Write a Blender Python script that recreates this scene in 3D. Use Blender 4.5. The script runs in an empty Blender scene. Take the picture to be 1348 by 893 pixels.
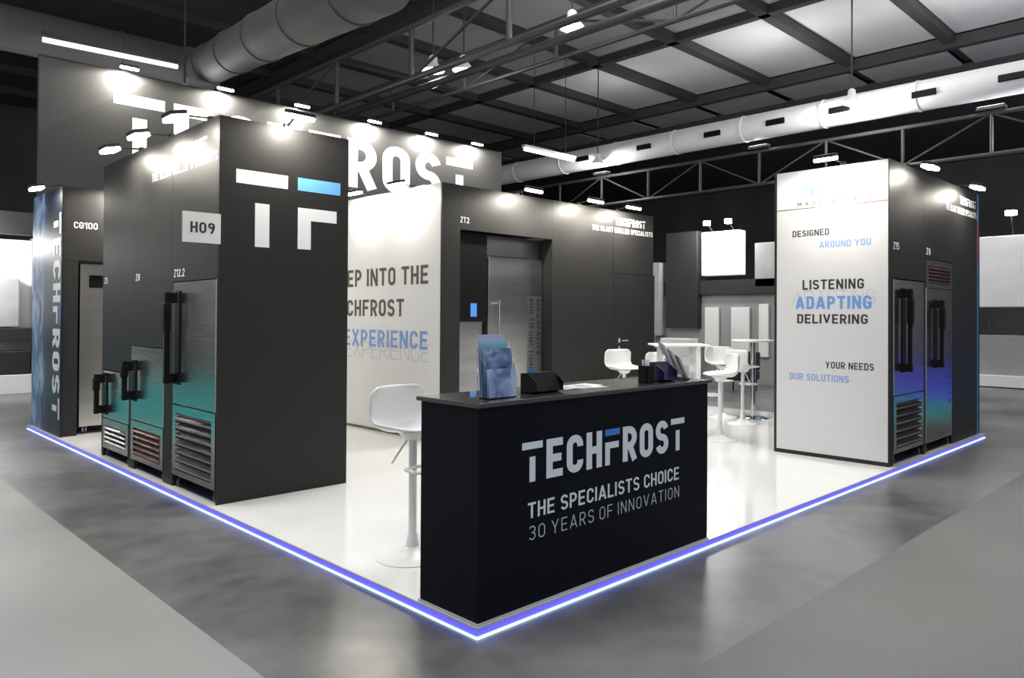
import bpy, math, random
from mathutils import Matrix, Vector
random.seed(7)
C = bpy.context.scene.collection
S = bpy.context.scene
PI = math.pi

# ------------------------------------------------------------ camera
F_PX = 987.348
fw = Vector((0.72666589, 0.68693414, 0.00884136))
rt = Vector((0.68692126, -0.72671533, 0.0048997))
up = Vector((-0.00979093, -0.00251287, 0.99994891))
cd = bpy.data.cameras.new('camera'); cam = bpy.data.objects.new('camera', cd); C.objects.link(cam)
M = Matrix((( rt.x, up.x, -fw.x, -2.37368), (rt.y, up.y, -fw.y, -2.87952), (rt.z, up.z, -fw.z, 1.59168), (0, 0, 0, 1)))
cam.matrix_world = M
cd.sensor_fit = 'HORIZONTAL'; cd.sensor_width = 36; cd.lens = 36*F_PX/1348
cd.shift_x = -79.84/1348; cd.shift_y = -38.66/1348
cd.clip_end = 300
S.camera = cam

# ------------------------------------------------------------ world, exposure
w = bpy.data.worlds.new('hall_air'); S.world = w; w.use_nodes = True
w.node_tree.nodes['Background'].inputs[0].default_value = (0.97, 0.98, 1, 1)
w.node_tree.nodes['Background'].inputs[1].default_value = 0.42
S.view_settings.view_transform = 'Standard'; S.view_settings.look = 'None'
S.view_settings.gamma = 1; S.view_settings.use_curve_mapping = False
S.view_settings.exposure = 0.0
SPOT_W = 125
HALL_W = 260

# ------------------------------------------------------------ materials
MATS = {}
def mat(name, col, rough=.5, metal=0, emit=None, es=0, spec=.5, trans=0, noise=0, nscale=3, alpha=1, stretch=None, bump=0, coat=0):
    if name in MATS: return MATS[name]
    m = bpy.data.materials.new(name); m.use_nodes = True; MATS[name] = m
    nt = m.node_tree; b = nt.nodes['Principled BSDF']
    b.inputs['Base Color'].default_value = (*col, 1)
    b.inputs['Roughness'].default_value = rough; b.inputs['Metallic'].default_value = metal
    b.inputs['Specular IOR Level'].default_value = spec
    b.inputs['Transmission Weight'].default_value = trans
    b.inputs['Coat Weight'].default_value = coat
    b.inputs['Alpha'].default_value = alpha
    if emit:
        b.inputs['Emission Color'].default_value = (*emit, 1); b.inputs['Emission Strength'].default_value = es
    if noise or bump:
        tc = nt.nodes.new('ShaderNodeTexCoord'); mp = nt.nodes.new('ShaderNodeMapping'); n = nt.nodes.new('ShaderNodeTexNoise')
        nt.links.new(tc.outputs['Object'], mp.inputs[0]); nt.links.new(mp.outputs[0], n.inputs['Vector'])
        if stretch: mp.inputs['Scale'].default_value = stretch
        n.inputs['Scale'].default_value = nscale; n.inputs['Detail'].default_value = 4
        if noise:
            r = nt.nodes.new('ShaderNodeValToRGB')
            r.color_ramp.elements[0].position = .3; r.color_ramp.elements[1].position = .7
            r.color_ramp.elements[0].color = (*[c*(1-noise) for c in col], 1)
            r.color_ramp.elements[1].color = (*[min(1, c*(1+noise)) for c in col], 1)
            nt.links.new(n.outputs['Fac'], r.inputs[0]); nt.links.new(r.outputs[0], b.inputs['Base Color'])
        if bump:
            bp = nt.nodes.new('ShaderNodeBump'); bp.inputs['Strength'].default_value = bump; bp.inputs['Distance'].default_value = .02
            nt.links.new(n.outputs['Fac'], bp.inputs['Height']); nt.links.new(bp.outputs[0], b.inputs['Normal'])
    return m
charcoal = mat('charcoal_laminate', (.024, .0235, .023), .5, noise=.06, nscale=6, spec=.25)
navy = mat('navy_black_laminate', (.004, .005, .011), .5, spec=.14, noise=.1, nscale=5)
blackgloss = mat('black_gloss_top', (.022, .020, .018), .30, spec=1.0, coat=1, noise=.1)
black = mat('black_plastic', (.005, .005, .006), .4, spec=.2, noise=.1)
blackframe = mat('black_frame', (.012, .012, .012), .45, noise=.1)
whitewall = mat('white_laminate', (.82, .82, .81), .35, noise=.01, nscale=2)
whitefloor = mat('white_gloss_floor', (.86, .86, .85), .09, spec=.5, noise=.015, nscale=1.5, coat=.2)
letter_w = mat('white_vinyl', (.86, .87, .9), .5, noise=.01)
letter_c = mat('pale_blue_vinyl', (.76, .86, .97), .5, noise=.01)
letter_c2 = mat('dim_blue_vinyl', (.52, .58, .70), .5, noise=.01)
letter_b = mat('sky_blue_vinyl', (.16, .46, .85), .5, noise=.02)
letter_b2 = mat('strong_blue_vinyl', (.04, .24, .75), .5, noise=.02)
letter_p = mat('periwinkle_vinyl', (.25, .38, .74), .5, noise=.01)
letter_p2 = mat('azure_vinyl', (.14, .32, .70), .5, noise=.01)
letter_d = mat('dark_vinyl', (.03, .03, .035), .5, noise=.05)
letter_t = mat('taupe_vinyl', (.12, .10, .08), .5, noise=.05)
letter_g = mat('ghost_grey_vinyl', (.46, .45, .45), .5, noise=.01)
green = mat('green_line', (.10, .24, .07), .5, noise=.05); red = mat('red_line', (.72, .12, .07), .5, noise=.05)
steel = mat('brushed_steel', (.64, .63, .61), .20, 1, noise=.10, nscale=3, stretch=(1, 1, 14), bump=.06)
steel_warm = mat('warm_brushed_steel', (.70, .685, .65), .30, 1, noise=.10, nscale=1.3, stretch=(.15, .15, 5), bump=.03)
steel_cool = mat('cool_brushed_steel', (.58, .58, .58), .30, 1, noise=.22, nscale=1.0, stretch=(.3, .3, 4), bump=.05)
steel_d = mat('dark_steel', (.22, .21, .20), .35, 1, noise=.1)
chrome = mat('chrome', (.8, .8, .8), .12, 1, noise=.02)
brown = mat('red_reflection_louvre', (.16, .075, .055), .4, .6, noise=.1)  # reddish reflection on the steel slats put into the base colour
white_pl = mat('white_plastic', (.84, .84, .84), .28, noise=.01)
grey_pl = mat('pale_grey_plastic', (.62, .65, .70), .35, noise=.02)
acrylic = mat('clear_acrylic', (.95, .97, 1), .03, trans=1, noise=0, spec=.5)
MATS['clear_acrylic'].node_tree.nodes['Principled BSDF'].inputs['IOR'].default_value = 1.15
lens_m = mat('lit_lens', (1, 1, 1), .5, emit=(1, .96, .86), es=30)
tube_m = mat('lit_tube', (1, 1, 1), .5, emit=(1, 1, 1), es=5)
led_w = mat('led_cyan_white', (.6, .9, 1), .5, emit=(.50, .86, 1), es=2.4)
led_b = mat('led_blue_diffuser', (.08, .08, .5), .4, emit=(.12, .10, .78), es=1.0)
disp_b = mat('blue_display', (.05, .2, .6), .3, emit=(.10, .26, .75), es=.5)
lip = mat('platform_lip', (.55, .55, .6), .3, noise=.05)
rubber = mat('grey_rubber', (.06, .06, .065), .6, noise=.1)

# ------------------------------------------------------------ mesh builder
class MB:
    def __init__(s, off=(0, 0, 0)): s.v = []; s.f = []; s.off = Vector(off); s.smooth = False
    def add(s, vs, fs):
        n = len(s.v); s.v += [tuple(Vector(p)-s.off) for p in vs]; s.f += [tuple(i+n for i in f) for f in fs]; return s
    def box(s, x0, x1, y0, y1, z0, z1):
        return s.hexa([(x0,y0,z0),(x1,y0,z0),(x1,y1,z0),(x0,y1,z0),(x0,y0,z1),(x1,y0,z1),(x1,y1,z1),(x0,y1,z1)])
    def hexa(s, vs): return s.add(vs, [(0,3,2,1),(4,5,6,7),(0,1,5,4),(1,2,6,5),(2,3,7,6),(3,0,4,7)])
    def prism_x(s, prof, x0, x1):      # prof: (y,z) points, counter-clockwise seen from +x
        n = len(prof); vs = [(x0, y, z) for y, z in prof]+[(x1, y, z) for y, z in prof]
        return s.add(vs, [tuple(range(n))[::-1], tuple(range(n, 2*n))]+[(i, (i+1) % n, n+(i+1) % n, n+i) for i in range(n)])
    def tube(s, a, b, r, r2=None, n=12, cap=True):
        a = Vector(a); b = Vector(b); r2 = r if r2 is None else r2
        d = (b-a).normalized(); u = d.orthogonal().normalized(); v = d.cross(u); vs = []
        for p, R in ((a, r), (b, r2)):
            for k in range(n):
                t = 2*PI*k/n; vs.append(p+u*math.cos(t)*R+v*math.sin(t)*R)
        fs = [(k, (k+1) % n, n+(k+1) % n, n+k) for k in range(n)]
        if cap: fs += [tuple(range(n))[::-1], tuple(range(n, 2*n))]
        s.smooth = True
        return s.add(vs, fs)
    def lathe(s, prof, c=(0, 0, 0), n=32):   # prof (r,z)
        vs = []; fs = []
        for r, z in prof:
            for k in range(n):
                t = 2*PI*k/n; vs.append((c[0]+r*math.cos(t), c[1]+r*math.sin(t), c[2]+z))
        m = len(prof)
        for j in range(m-1):
            for k in range(n): fs.append((j*n+k, j*n+(k+1) % n, (j+1)*n+(k+1) % n, (j+1)*n+k))
        fs += [tuple(range(n))[::-1], tuple(range((m-1)*n, m*n))]
        s.smooth = True
        return s.add(vs, fs)
    def build(s, name, m, parent=None, bevel=0, label=None, kind=None):
        me = bpy.data.meshes.new(name); me.from_pydata(s.v, [], s.f); me.update()
        me.materials.append(m)
        o = bpy.data.objects.new(name, me); C.objects.link(o)
        if parent: o.parent = parent
        if s.smooth:
            for p in me.polygons: p.use_smooth = True
            mod = o.modifiers.new('edges', 'EDGE_SPLIT'); mod.split_angle = math.radians(35)
        if bevel:
            b = o.modifiers.new('bevel', 'BEVEL'); b.width = bevel; b.segments = 2; b.limit_method = 'ANGLE'
        if label: o['label'] = label
        if kind: o['kind'] = kind
        return o

def thing(name, label, cat, loc=(0, 0, 0), rotz=0, group=None):
    o = bpy.data.objects.new(name, None); C.objects.link(o); o.empty_display_size = .1
    o.location = loc; o.rotation_euler = (0, 0, rotz); o['label'] = label; o['category'] = cat
    if group: o['group'] = group
    return o
def structure(o, label=None):
    o['kind'] = 'structure'
    if label: o['label'] = label
    return o

# ------------------------------------------------------------ stroke lettering (DIN-like)
def arc(cx, cy, rx, ry, a0, a1, n=9):
    return [(cx+rx*math.cos(math.radians(a0+(a1-a0)*i/n)), cy+ry*math.sin(math.radians(a0+(a1-a0)*i/n))) for i in range(n+1)]
def glyph(ch, t):
    w = .56; l = t/2; r = w-t/2; b = t/2; T = 1-t/2; c = w/2; R = (r-l)/2; P = []; m = .5
    def L(*p, closed=False): P.append((list(p), closed))
    if ch in 'O0':
        if ch == '0': pass
        L(*(arc(c, T-R, R, R, 0, 180)+arc(c, b+R, R, R, 180, 360)), closed=True)
    elif ch == 'C': L(*([(r, .68)]+arc(c, T-R, R, R, 0, 180)+arc(c, b+R, R, R, 180, 360)+[(r, .32)]))
    elif ch == 'G': L(*([(r, .68)]+arc(c, T-R, R, R, 0, 180)+arc(c, b+R, R, R, 180, 360)+[(r, .46), (c, .46)]))
    elif ch == 'U': L(*([(l, 1)]+arc(c, b+R, R, R, 180, 360)+[(r, 1)]))
    elif ch == 'E': L((w*.94, T), (l, T), (l, b), (w*.94, b)); L((l, m), (w*.86, m)); w = w*.96
    elif ch == 'F': L((w*.94, T), (l, T), (l, 0)); L((l, m), (w*.84, m)); w = w*.94
    elif ch == 'L': L((l, 1), (l, b), (w*.9, b)); w = w*.9
    elif ch == 'T': L((0, T), (w, T)); L((c, 0), (c, T))
    elif ch == 'I': w = t; L((t/2, 0), (t/2, 1))
    elif ch == 'H': L((l, 0), (l, 1)); L((r, 0), (r, 1)); L((l, m), (r, m))
    elif ch == 'N': w = .6; r = w-t/2; L((l, 0), (l, 1)); L((r, 0), (r, 1)); L((l, .99), (r, .01))
    elif ch == 'M': w = .74; r = w-t/2; L((l, 0), (l, 1)); L((r, 0), (r, 1)); L((l, .97), (w/2, .3), (r, .97))
    elif ch == 'A': w = .66; L((t*.45, 0), (w/2-t*.05, T+t*.2)); L((w-t*.45, 0), (w/2+t*.05, T+t*.2)); L((w*.22, .27), (w*.78, .27)); L((w/2-t*.3, T), (w/2+t*.3, T))
    elif ch == 'V': w = .64; L((t*.45, 1), (w/2, b*.9)); L((w-t*.45, 1), (w/2, b*.9))
    elif ch == 'Y': w = .64; L((t*.45, 1), (w/2, .42), (w/2, 0)); L((w-t*.45, 1), (w/2, .42))
    elif ch == 'X': w = .62; L((t*.5, 0), (w-t*.5, 1)); L((t*.5, 1), (w-t*.5, 0))
    elif ch == 'Z': L((l*.8, T), (r, T), (l, b), (r*1.1, b))
    elif ch in 'PR':
        q = (T-.44)/2; L((l, 0), (l, 1)); L(*([(l, T)]+arc(r-q, T-q, q, q, 90, -90)+[(l, .44)]))
        if ch == 'R': L((c, .44), (w-t*.42, 0))
    elif ch == 'B':
        q = (T-m)/2; L((l, 0), (l, 1)); L(*([(l, T)]+arc(r-q, T-q, q, q, 90, -90)+[(l, m)])); q = (m-b)/2
        L(*([(l, m)]+arc(r-q, b+q, q, q, 90, -90)+[(l, b)]))
    elif ch == 'D': q = R*.9; L((l, 0), (l, 1)); L(*([(l, T)]+arc(r-q, T-q, q, q, 90, 0)+arc(r-q, b+q, q, q, 0, -90)+[(l, b)]))
    elif ch == 'S':
        q = (T-m)/2; k = (m-b)/2
        L(*(arc(c, T-q, R, q, 15, 270, 16)+arc(c, b+k, R, k, 90, -165, 16)[1:]))
    elif ch == '8':
        q = (T-.52)/2; k = (.52-b)/2
        L(*arc(c, T-q, R*.92, q, 0, 360, 18)[:-1], closed=True); L(*arc(c, b+k, R, k, 0, 360, 18)[:-1], closed=True)
    elif ch == '9': L(*arc(c, T-R, R, R, 0, 360, 16)[:-1], closed=True); L(*([(r, T-R)]+[(r-.01, .5), (c, 0)]))
    elif ch == '3':
        q = (T-.52)/2; k = (.52-b)/2
        L(*(arc(c, T-q, R, q, 150, -90, 14)+arc(c, b+k, R, k, 90, -155, 14)))
    elif ch == '2': L(*(arc(c, T-R, R, R, 170, -30, 12)+[(l, b), (w, b)]))
    elif ch == '5': L((w*.92, T), (l+.03, T), (l, .52)); q = (.62-b)/2; L(*([(l, .54)]+arc(c, b+q, R, q, 110, -155, 14)))
    elif ch == '1': w = .34; L((w-t/2, 0), (w-t/2, 1)); L((w-t/2, .97), (0, .74))
    elif ch == '.': w = t; L((t/2, 0), (t/2, t))
    return P, w
def stroke(P, closed, t):
    pts = []
    for p in P:
        if not pts or math.dist(p, pts[-1]) > 1e-4: pts.append(p)
    n = len(pts); h = t/2; Ls = []; Rs = []
    for i in range(n):
        a = pts[i-1] if (i > 0 or closed) else None
        bb = pts[(i+1) % n] if (i < n-1 or closed) else None
        p = pts[i]; ds = []
        for u, v in ((a, p), (p, bb)):
            if u is not None and v is not None:
                k = math.dist(u, v); ds.append(((v[0]-u[0])/k, (v[1]-u[1])/k))
        if len(ds) == 1: nx, ny = -ds[0][1], ds[0][0]; s = h
        else:
            nx, ny = -(ds[0][1]+ds[1][1]), ds[0][0]+ds[1][0]; k = math.hypot(nx, ny) or 1; nx /= k; ny /= k
            dot = max(.35, nx*-ds[0][1]+ny*ds[0][0]); s = h/dot
        Ls.append((p[0]+nx*s, p[1]+ny*s)); Rs.append((p[0]-nx*s, p[1]-ny*s))
    fs = []
    for i in range(n if closed else n-1):
        j = (i+1) % n; fs.append([Rs[i], Rs[j], Ls[j], Ls[i]])
    return fs
def text2d(s, t=.14, gap=.13, space=.32):
    x = 0; q = []   # one list of faces per letter
    for ch in s:
        if ch == ' ': x += space; continue
        P, w = glyph(ch, t)
        g = []
        for pts, cl in P: g += [[(px+x, py) for px, py in f] for f in stroke(pts, cl, t)]
        q.append(g); x += w+gap
    return q, x-gap
def logo2d():
    t = .2; x = 0; q = []; blue = []; g = .13
    def rect(l, x0, x1, y0, y1): l.append([(x0, y0), (x1, y0), (x1, y1), (x0, y1)])
    for i, ch in enumerate('TECHFROST'):
        g_ = []; q.append(g_)
        if ch == 'T':
            w = .7; rect(g_, x, x+w, .82, 1); rect(g_, x+w/2-.1, x+w/2+.1, 0, .63)
        elif ch == 'F':
            w = .62; rect(blue, x+.0, x+w, .82, 1); rect(g_, x, x+.2, 0, .64); rect(g_, x+.2, x+w*.93, .46, .64)
        else:
            P, w = glyph(ch, t)
            s = 1.12
            for pts, cl in P: g_ += [[(px*s+x, py) for px, py in f] for f in stroke(pts, cl, t)]
            w *= s
        x += w+g
    return q, blue, x-g
def put(quads, W0, H, Wt, org, rd, ud, m, parent, name='lettering', lift=.0012, label=None):
    """flat print: quads in glyph units scaled to Wt x H on the plane org + a*rd + b*ud"""
    rd = Vector(rd); ud = Vector(ud); nrm = rd.cross(ud); O = Vector(org)+nrm*lift
    mb = MB(parent.location if parent.rotation_euler.z == 0 and parent.type == 'EMPTY' else (0, 0, 0))
    sx = Wt/W0
    for k, f in enumerate(quads): mb.add([O+nrm*(k*4e-5)+rd*(p[0]*sx)+ud*(p[1]*H) for p in f], [tuple(range(len(f)))])
    return mb.build(name, m, parent, label=label)
def text(s, org, rd, ud, H, W, m, parent, t=.14, name='letter', label=None, lift=.0012, gap=.13):
    q, w0 = text2d(s, t, gap)
    for g in q: put(g, w0, H, W, org, rd, ud, m, parent, name, lift, label)
def logo(org, rd, ud, H, W, m, mb_, parent):
    q, b, w0 = logo2d()
    for g in q: put(g, w0, H, W, org, rd, ud, m, parent, 'letter')
    # blue bar keeps its place inside the word
    put(b, w0, H, W, org, rd, ud, mb_, parent, 'logo_bar', label='blue bar of the letter F')
XR = (1, 0, 0); UP = (0, 0, 1); LF = (0, -1, 0)
Z0 = .053

# ------------------------------------------------------------ hall setting
def floor_mat():
    m = bpy.data.materials.new('polished_concrete'); m.use_nodes = True; nt = m.node_tree; b = nt.nodes['Principled BSDF']
    tc = nt.nodes.new('ShaderNodeTexCoord'); n1 = nt.nodes.new('ShaderNodeTexNoise'); n1.inputs['Scale'].default_value = .55; n1.inputs['Detail'].default_value = 5
    n2 = nt.nodes.new('ShaderNodeTexNoise'); n2.inputs['Scale'].default_value = 5; n2.inputs['Detail'].default_value = 6
    nt.links.new(tc.outputs['Object'], n1.inputs['Vector']); nt.links.new(tc.outputs['Object'], n2.inputs['Vector'])
    mx = nt.nodes.new('ShaderNodeMath'); mx.operation = 'MULTIPLY_ADD'; mx.inputs[1].default_value = .3
    nt.links.new(n2.outputs['Fac'], mx.inputs[0]); nt.links.new(n1.outputs['Fac'], mx.inputs[2])
    r = nt.nodes.new('ShaderNodeValToRGB'); r.color_ramp.elements[0].position = .48; r.color_ramp.elements[1].position = .82
    r.color_ramp.elements[0].color = (.065, .065, .065, 1); r.color_ramp.elements[1].color = (.21, .21, .21, 1)
    nt.links.new(mx.outputs[0], r.inputs[0]); nt.links.new(r.outputs[0], b.inputs['Base Color'])
    b.inputs['Roughness'].default_value = .31; b.inputs['Specular IOR Level'].default_value = .5
    return m
conc = floor_mat()
fl = structure(MB().box(-14, 34, -12, 36, -.1, 0).build('floor', conc), 'polished grey concrete hall floor')
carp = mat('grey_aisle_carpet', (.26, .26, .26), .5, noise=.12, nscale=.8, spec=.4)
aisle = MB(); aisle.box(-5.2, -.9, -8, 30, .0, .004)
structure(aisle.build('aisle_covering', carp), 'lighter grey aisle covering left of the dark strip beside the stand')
carp2 = mat('dimmer_aisle_carpet', (.14, .14, .14), .5, noise=.12, nscale=.8, spec=.4)  # left aisle carpet repeated darker, dimmer light on this side put into colour
structure(MB().box(-.9, 12, -8, -.95, .0, .004).build('aisle_covering', carp2), 'aisle covering shaded mid grey in front of the right side of the stand')
teal = mat('teal_carpet', (.0, .30, .30), .8, noise=.05); bluec = mat('blue_carpet', (.05, .06, .85), .8, noise=.05)  # carpets added out of view to colour the steel reflections
structure(MB().box(-5.1, -.95, 7.2, 18, .004, .010).build('reflection_carpet', teal), 'unseen teal carpet added across the aisle to tint the steel doors')
structure(MB().box(9.2, 13.0, -3.4, -1.0, .004, .010).build('reflection_carpet', teal), 'unseen teal carpet added along the aisle for the steel to reflect')
structure(MB().box(13.0, 28, -8, -1.0, .004, .010).build('reflection_carpet', bluec), 'unseen blue carpet added along the aisle for the steel to reflect')

# roof: panels between beams
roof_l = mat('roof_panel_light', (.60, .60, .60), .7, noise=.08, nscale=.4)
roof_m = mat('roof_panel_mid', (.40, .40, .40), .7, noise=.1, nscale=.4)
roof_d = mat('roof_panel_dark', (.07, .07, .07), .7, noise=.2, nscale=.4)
beam_m = mat('roof_beam_paint', (.055, .055, .055), .6, noise=.1)
steelp = mat('truss_paint', (.04, .04, .04), .5, noise=.1)
duct_w = mat('white_duct', (.80, .80, .80), .45, noise=.04, nscale=1)
duct_g = mat('galvanised_duct', (.09, .09, .09), .7, 0, noise=.12, nscale=1)
ceil = structure(MB().box(-14, 34, -12, 36, 10.35, 10.5).build('ceiling', roof_d), 'dark hall roof')
ys = [-1.8+3.03*k-3.03*2 for k in range(14)]
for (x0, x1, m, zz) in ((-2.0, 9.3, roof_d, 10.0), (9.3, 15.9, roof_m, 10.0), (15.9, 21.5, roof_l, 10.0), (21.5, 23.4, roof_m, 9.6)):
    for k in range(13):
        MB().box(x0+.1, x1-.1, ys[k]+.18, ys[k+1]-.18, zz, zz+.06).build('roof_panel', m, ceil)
for y in ys:
    MB().box(-4, 23.6, y-.16, y+.16, 9.75, 10.3).build('roof_beam', beam_m, ceil)
for x, z in ((9.3, 9.6), (15.9, 9.75), (21.5, 9.6), (23.4, 9.3)):
    MB().box(x-.12, x+.12, -6, 34, z, z+.35).build('roof_purlin', beam_m, ceil)
MB().box(23.5, 34, -12, 36, 8.6, 8.8).build('low_roof', roof_d, ceil)
hallw = mat('hall_wall_paint', (.11, .11, .11), .8, noise=.3, nscale=.3)
structure(MB().box(-14, 34, 35.8, 36, 0, 10.4).build('wall_back', hallw), 'dark far wall of the hall')
structure(MB().box(33.8, 34, -12, 36, 0, 10.4).build('wall_right', hallw), 'dark right wall of the hall')

def truss(x, zt, zb, y0, y1, step, label, r=.07, lean=0):
    t = thing('roof_truss', label, 'truss', (x, y0, zb))
    L = lambda: MB((x, y0, zb))
    L().tube((x, y0, zt), (x, y1, zt), r, n=8).build('top_chord', steelp, t)
    L().tube((x, y0, zb), (x, y1, zb), r, n=8).build('bottom_chord', steelp, t)
    y = y0; k = 0
    while y <= y1+.01:
        L().tube((x, y, zb), (x, y, zt), r*.8, n=8).build('post', steelp, t)
        if y+step <= y1+.01:
            a, b_ = (zb, zt) if k % 2 else (zt, zb)
            L().tube((x, y, a), (x, y+step, b_), r*.5, n=6).build('brace', steelp, t)
        y += step; k += 1
    return t
truss(6.5, 7.54, 6.45, 1.1, 22.1, 3.0, 'grey roof truss high above the big lettered wall, nearest the camera')
truss(8.6, 7.7, 6.9, 2.0, 23.0, 3.0, 'thinner roof truss running just behind the nearest one', .05)
truss(16.9, 6.35, 5.4, -2.0, 22.0, 2.0, 'long light truss hanging under the white ventilation duct', .05)

def duct(name, label, a, b_, r, m, bands=0, group=None):
    t = thing(name, label, 'duct', a)
    mb = MB(a); mb.tube(a, b_, r, n=24); mb.build('duct_pipe', m, t)
    A = Vector(a); B = Vector(b_); d = (B-A)
    for k in range(bands):
        p = A+d*((k+.5)/bands); q = p+d.normalized()*.06
        MB(a).tube(p, q, r*1.05, n=24).build('duct_collar', m, t)
    return t
d = duct('ventilation_duct', 'long white round ventilation duct crossing the upper right under the roof', (16.5, -2.5, 6.95), (16.5, 26, 6.95), .36, duct_w, 12)
for y in (9.1, 7.1, 5.3, 3.25, 1.4, 11.6, 14.2):
    MB((16.5, -2.5, 6.95)).box(16.11, 16.17, y-.28, y+.28, 6.82, 6.98).build('air_vent', black, d, bevel=.02, label='dark slot outlet')
d = duct('ventilation_duct', 'large grey duct crossing the upper left corner and bending towards the camera', (-9, 14.6, 6.9), (3.6, 14.4, 6.95), .42, duct_g, 5)
o9 = (-9, 14.6, 6.9); mb = MB(o9); mb.tube((3.9, 14.3, 6.95), (2.2, 4.4, 5.35), .38, n=24); mb.build('duct_pipe', duct_g, d)
for k in range(5):
    a_ = Vector((3.9, 14.3, 6.95)).lerp(Vector((2.2, 4.4, 5.35)), (k+.6)/5); b_ = a_+Vector((-.17, -.99, -.16))*.06
    MB(o9).tube(a_, b_, .40, n=24).build('duct_collar', duct_g, d)
mb = MB(o9); mb.box(3.4, 4.3, 13.95, 14.85, 6.55, 7.35); mb.build('duct_elbow', duct_g, d, bevel=.2)
duct('ventilation_duct', 'thin grey pipe following the truss at top centre', (7.3, 1.0, 6.6), (7.3, 24, 6.6), .08, steelp, 0)
t = thing('tube_light', 'long lit tube running under the grey duct at the upper left', 'ceiling lamp', (1.0, 13.9, 6.7))
MB((1.0, 13.9, 6.7)).tube((.95, 13.9, 6.71), (3.3, 13.9, 6.775), .05, n=10).build('tube', mat('dim_tube', (1, 1, 1), .5, emit=(1, 1, 1), es=.8), t)
MB((1.0, 13.9, 6.7)).box(.95, 3.3, 13.86, 13.94, 6.83, 6.89).build('housing', steelp, t)
def fill_uplight(x, y, z, W, label):  # fixtures added to brighten the roof panels from below
    t = thing('added_uplighter', label, 'added_uplighter', (x, y, z), 0, 'added fill lights on the roof trusses')
    MB().box(-.12, .12, -.3, .3, .0, .08).build('housing', steelp, t, bevel=.01)
    MB().box(-.10, .10, -.28, .28, .081, .086).build('glass', tube_m, t)
    ld = bpy.data.lights.new('lamp', 'SPOT'); ld.energy = W; ld.spot_size = math.radians(165); ld.spot_blend = 1; ld.shadow_soft_size = .25
    o = bpy.data.objects.new('lamp', ld); C.objects.link(o); o.parent = t; o.location = (0, 0, .12); o.rotation_euler = (PI, 0, 0)
for x, y, z, W, lb_ in ((16.9, 2.0, 6.43, 900, 'added fill light on the truss under the white duct, nearest the right edge'), (16.9, 8.0, 6.43, 700, 'added fill light on the truss under the white duct, nearest the storage room'),
                        (16.9, 14.0, 6.43, 300, 'added fill light far along the truss under the white duct'), (8.6, 5.0, 7.78, 160, 'added fill light on the thin truss near the top edge')):
    fill_uplight(x, y, z, W, lb_)

def area_light(name, parent, loc, size, W, col=(1, 1, 1), rot=(0, 0, 0)):
    ld = bpy.data.lights.new(name, 'AREA'); ld.energy = W; ld.color = col; ld.shape = 'DISK'; ld.size = size
    o = bpy.data.objects.new(name, ld); C.objects.link(o); o.parent = parent; o.location = loc; o.rotation_euler = rot; return o
def highbay(x, y, z, label, W=None, top=10.0):
    t = thing('high_bay_lamp', label, 'ceiling lamp', (x, y, z), group='high bay lamps under the hall roof')
    MB().lathe([(.05, .34), (.09, .3), (.1, .18), (.24, .02), (.25, 0), (.22, .0), (.08, .15)], n=20).build('lamp_shade', duct_w, t)
    MB().lathe([(.0, .06), (.19, .03), (.17, -.03), (.08, -.06), (0, -.06)][1:4], n=20).build('lamp_lens', lens_m, t)
    MB().tube((0, 0, .3), (0, 0, top-z), .02, n=6).build('hanging_rod', steelp, t)
    if W is not None:
        ld = bpy.data.lights.new('lamp', 'POINT'); ld.energy = W; ld.shadow_soft_size = .2
        o = bpy.data.objects.new('lamp', ld); C.objects.link(o); o.parent = t; o.location = (0, 0, -.3)
highbay(15.6, 4.75, 6.85, 'bright hanging high bay lamp in front of the white duct, on a long rod', HALL_W)
highbay(15.9, 13.3, 6.55, 'hanging lamp beside the tube light above the storage room', HALL_W*.6)
highbay(7.4, 10.6, 6.95, 'small lamp left of a pair under the top centre truss', HALL_W*.25)
highbay(7.85, 10.1, 6.95, 'small lamp right of a pair under the top centre truss')
highbay(7.76, 6.75, 6.98, 'small lone lamp near the top edge, right of the truss pair')
highbay(3.2, 13.2, 5.9, 'small lamp below the bend of the grey duct', HALL_W*.3)
highbay(17.2, .3, 6.2, 'high bay lamp below the white duct near the right edge', HALL_W)
t = thing('tube_light', 'glowing tube light hanging above the storage room roof', 'ceiling lamp', (13.3, 14, 6.72))
MB((13.3, 14, 6.72)).tube((13.3, 14, 6.72), (15.5, 14, 6.72), .05, n=10).build('tube', tube_m, t)
MB((13.3, 14, 6.72)).box(13.25, 15.55, 13.93, 14.07, 6.77, 6.85).build('housing', duct_w, t)
for x in (13.7, 15.1): MB((13.3, 14, 6.72)).tube((x, 14, 6.8), (x, 14, 10), .012, n=6).build('hanging_wire', steelp, t)
# broad hall fill
for (x, y, sx, sy, W) in ((-3.0, -2.5, 5, 5, 330), (4, -5.5, 8, 4, 270), (-4.5, 7, 4, 8, 480), (5.3, 4, 4, 4, 470), (13, 3, 5, 5, 170), (2, 7.4, 2.5, 4, 30)):
    ld = bpy.data.lights.new('hall_fill_light', 'AREA'); ld.energy = W; ld.shape = 'RECTANGLE'; ld.size = sx; ld.size_y = sy
    o = bpy.data.objects.new('hall_fill_light', ld); C.objects.link(o); o.location = (x, y, 9.2)

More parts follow.
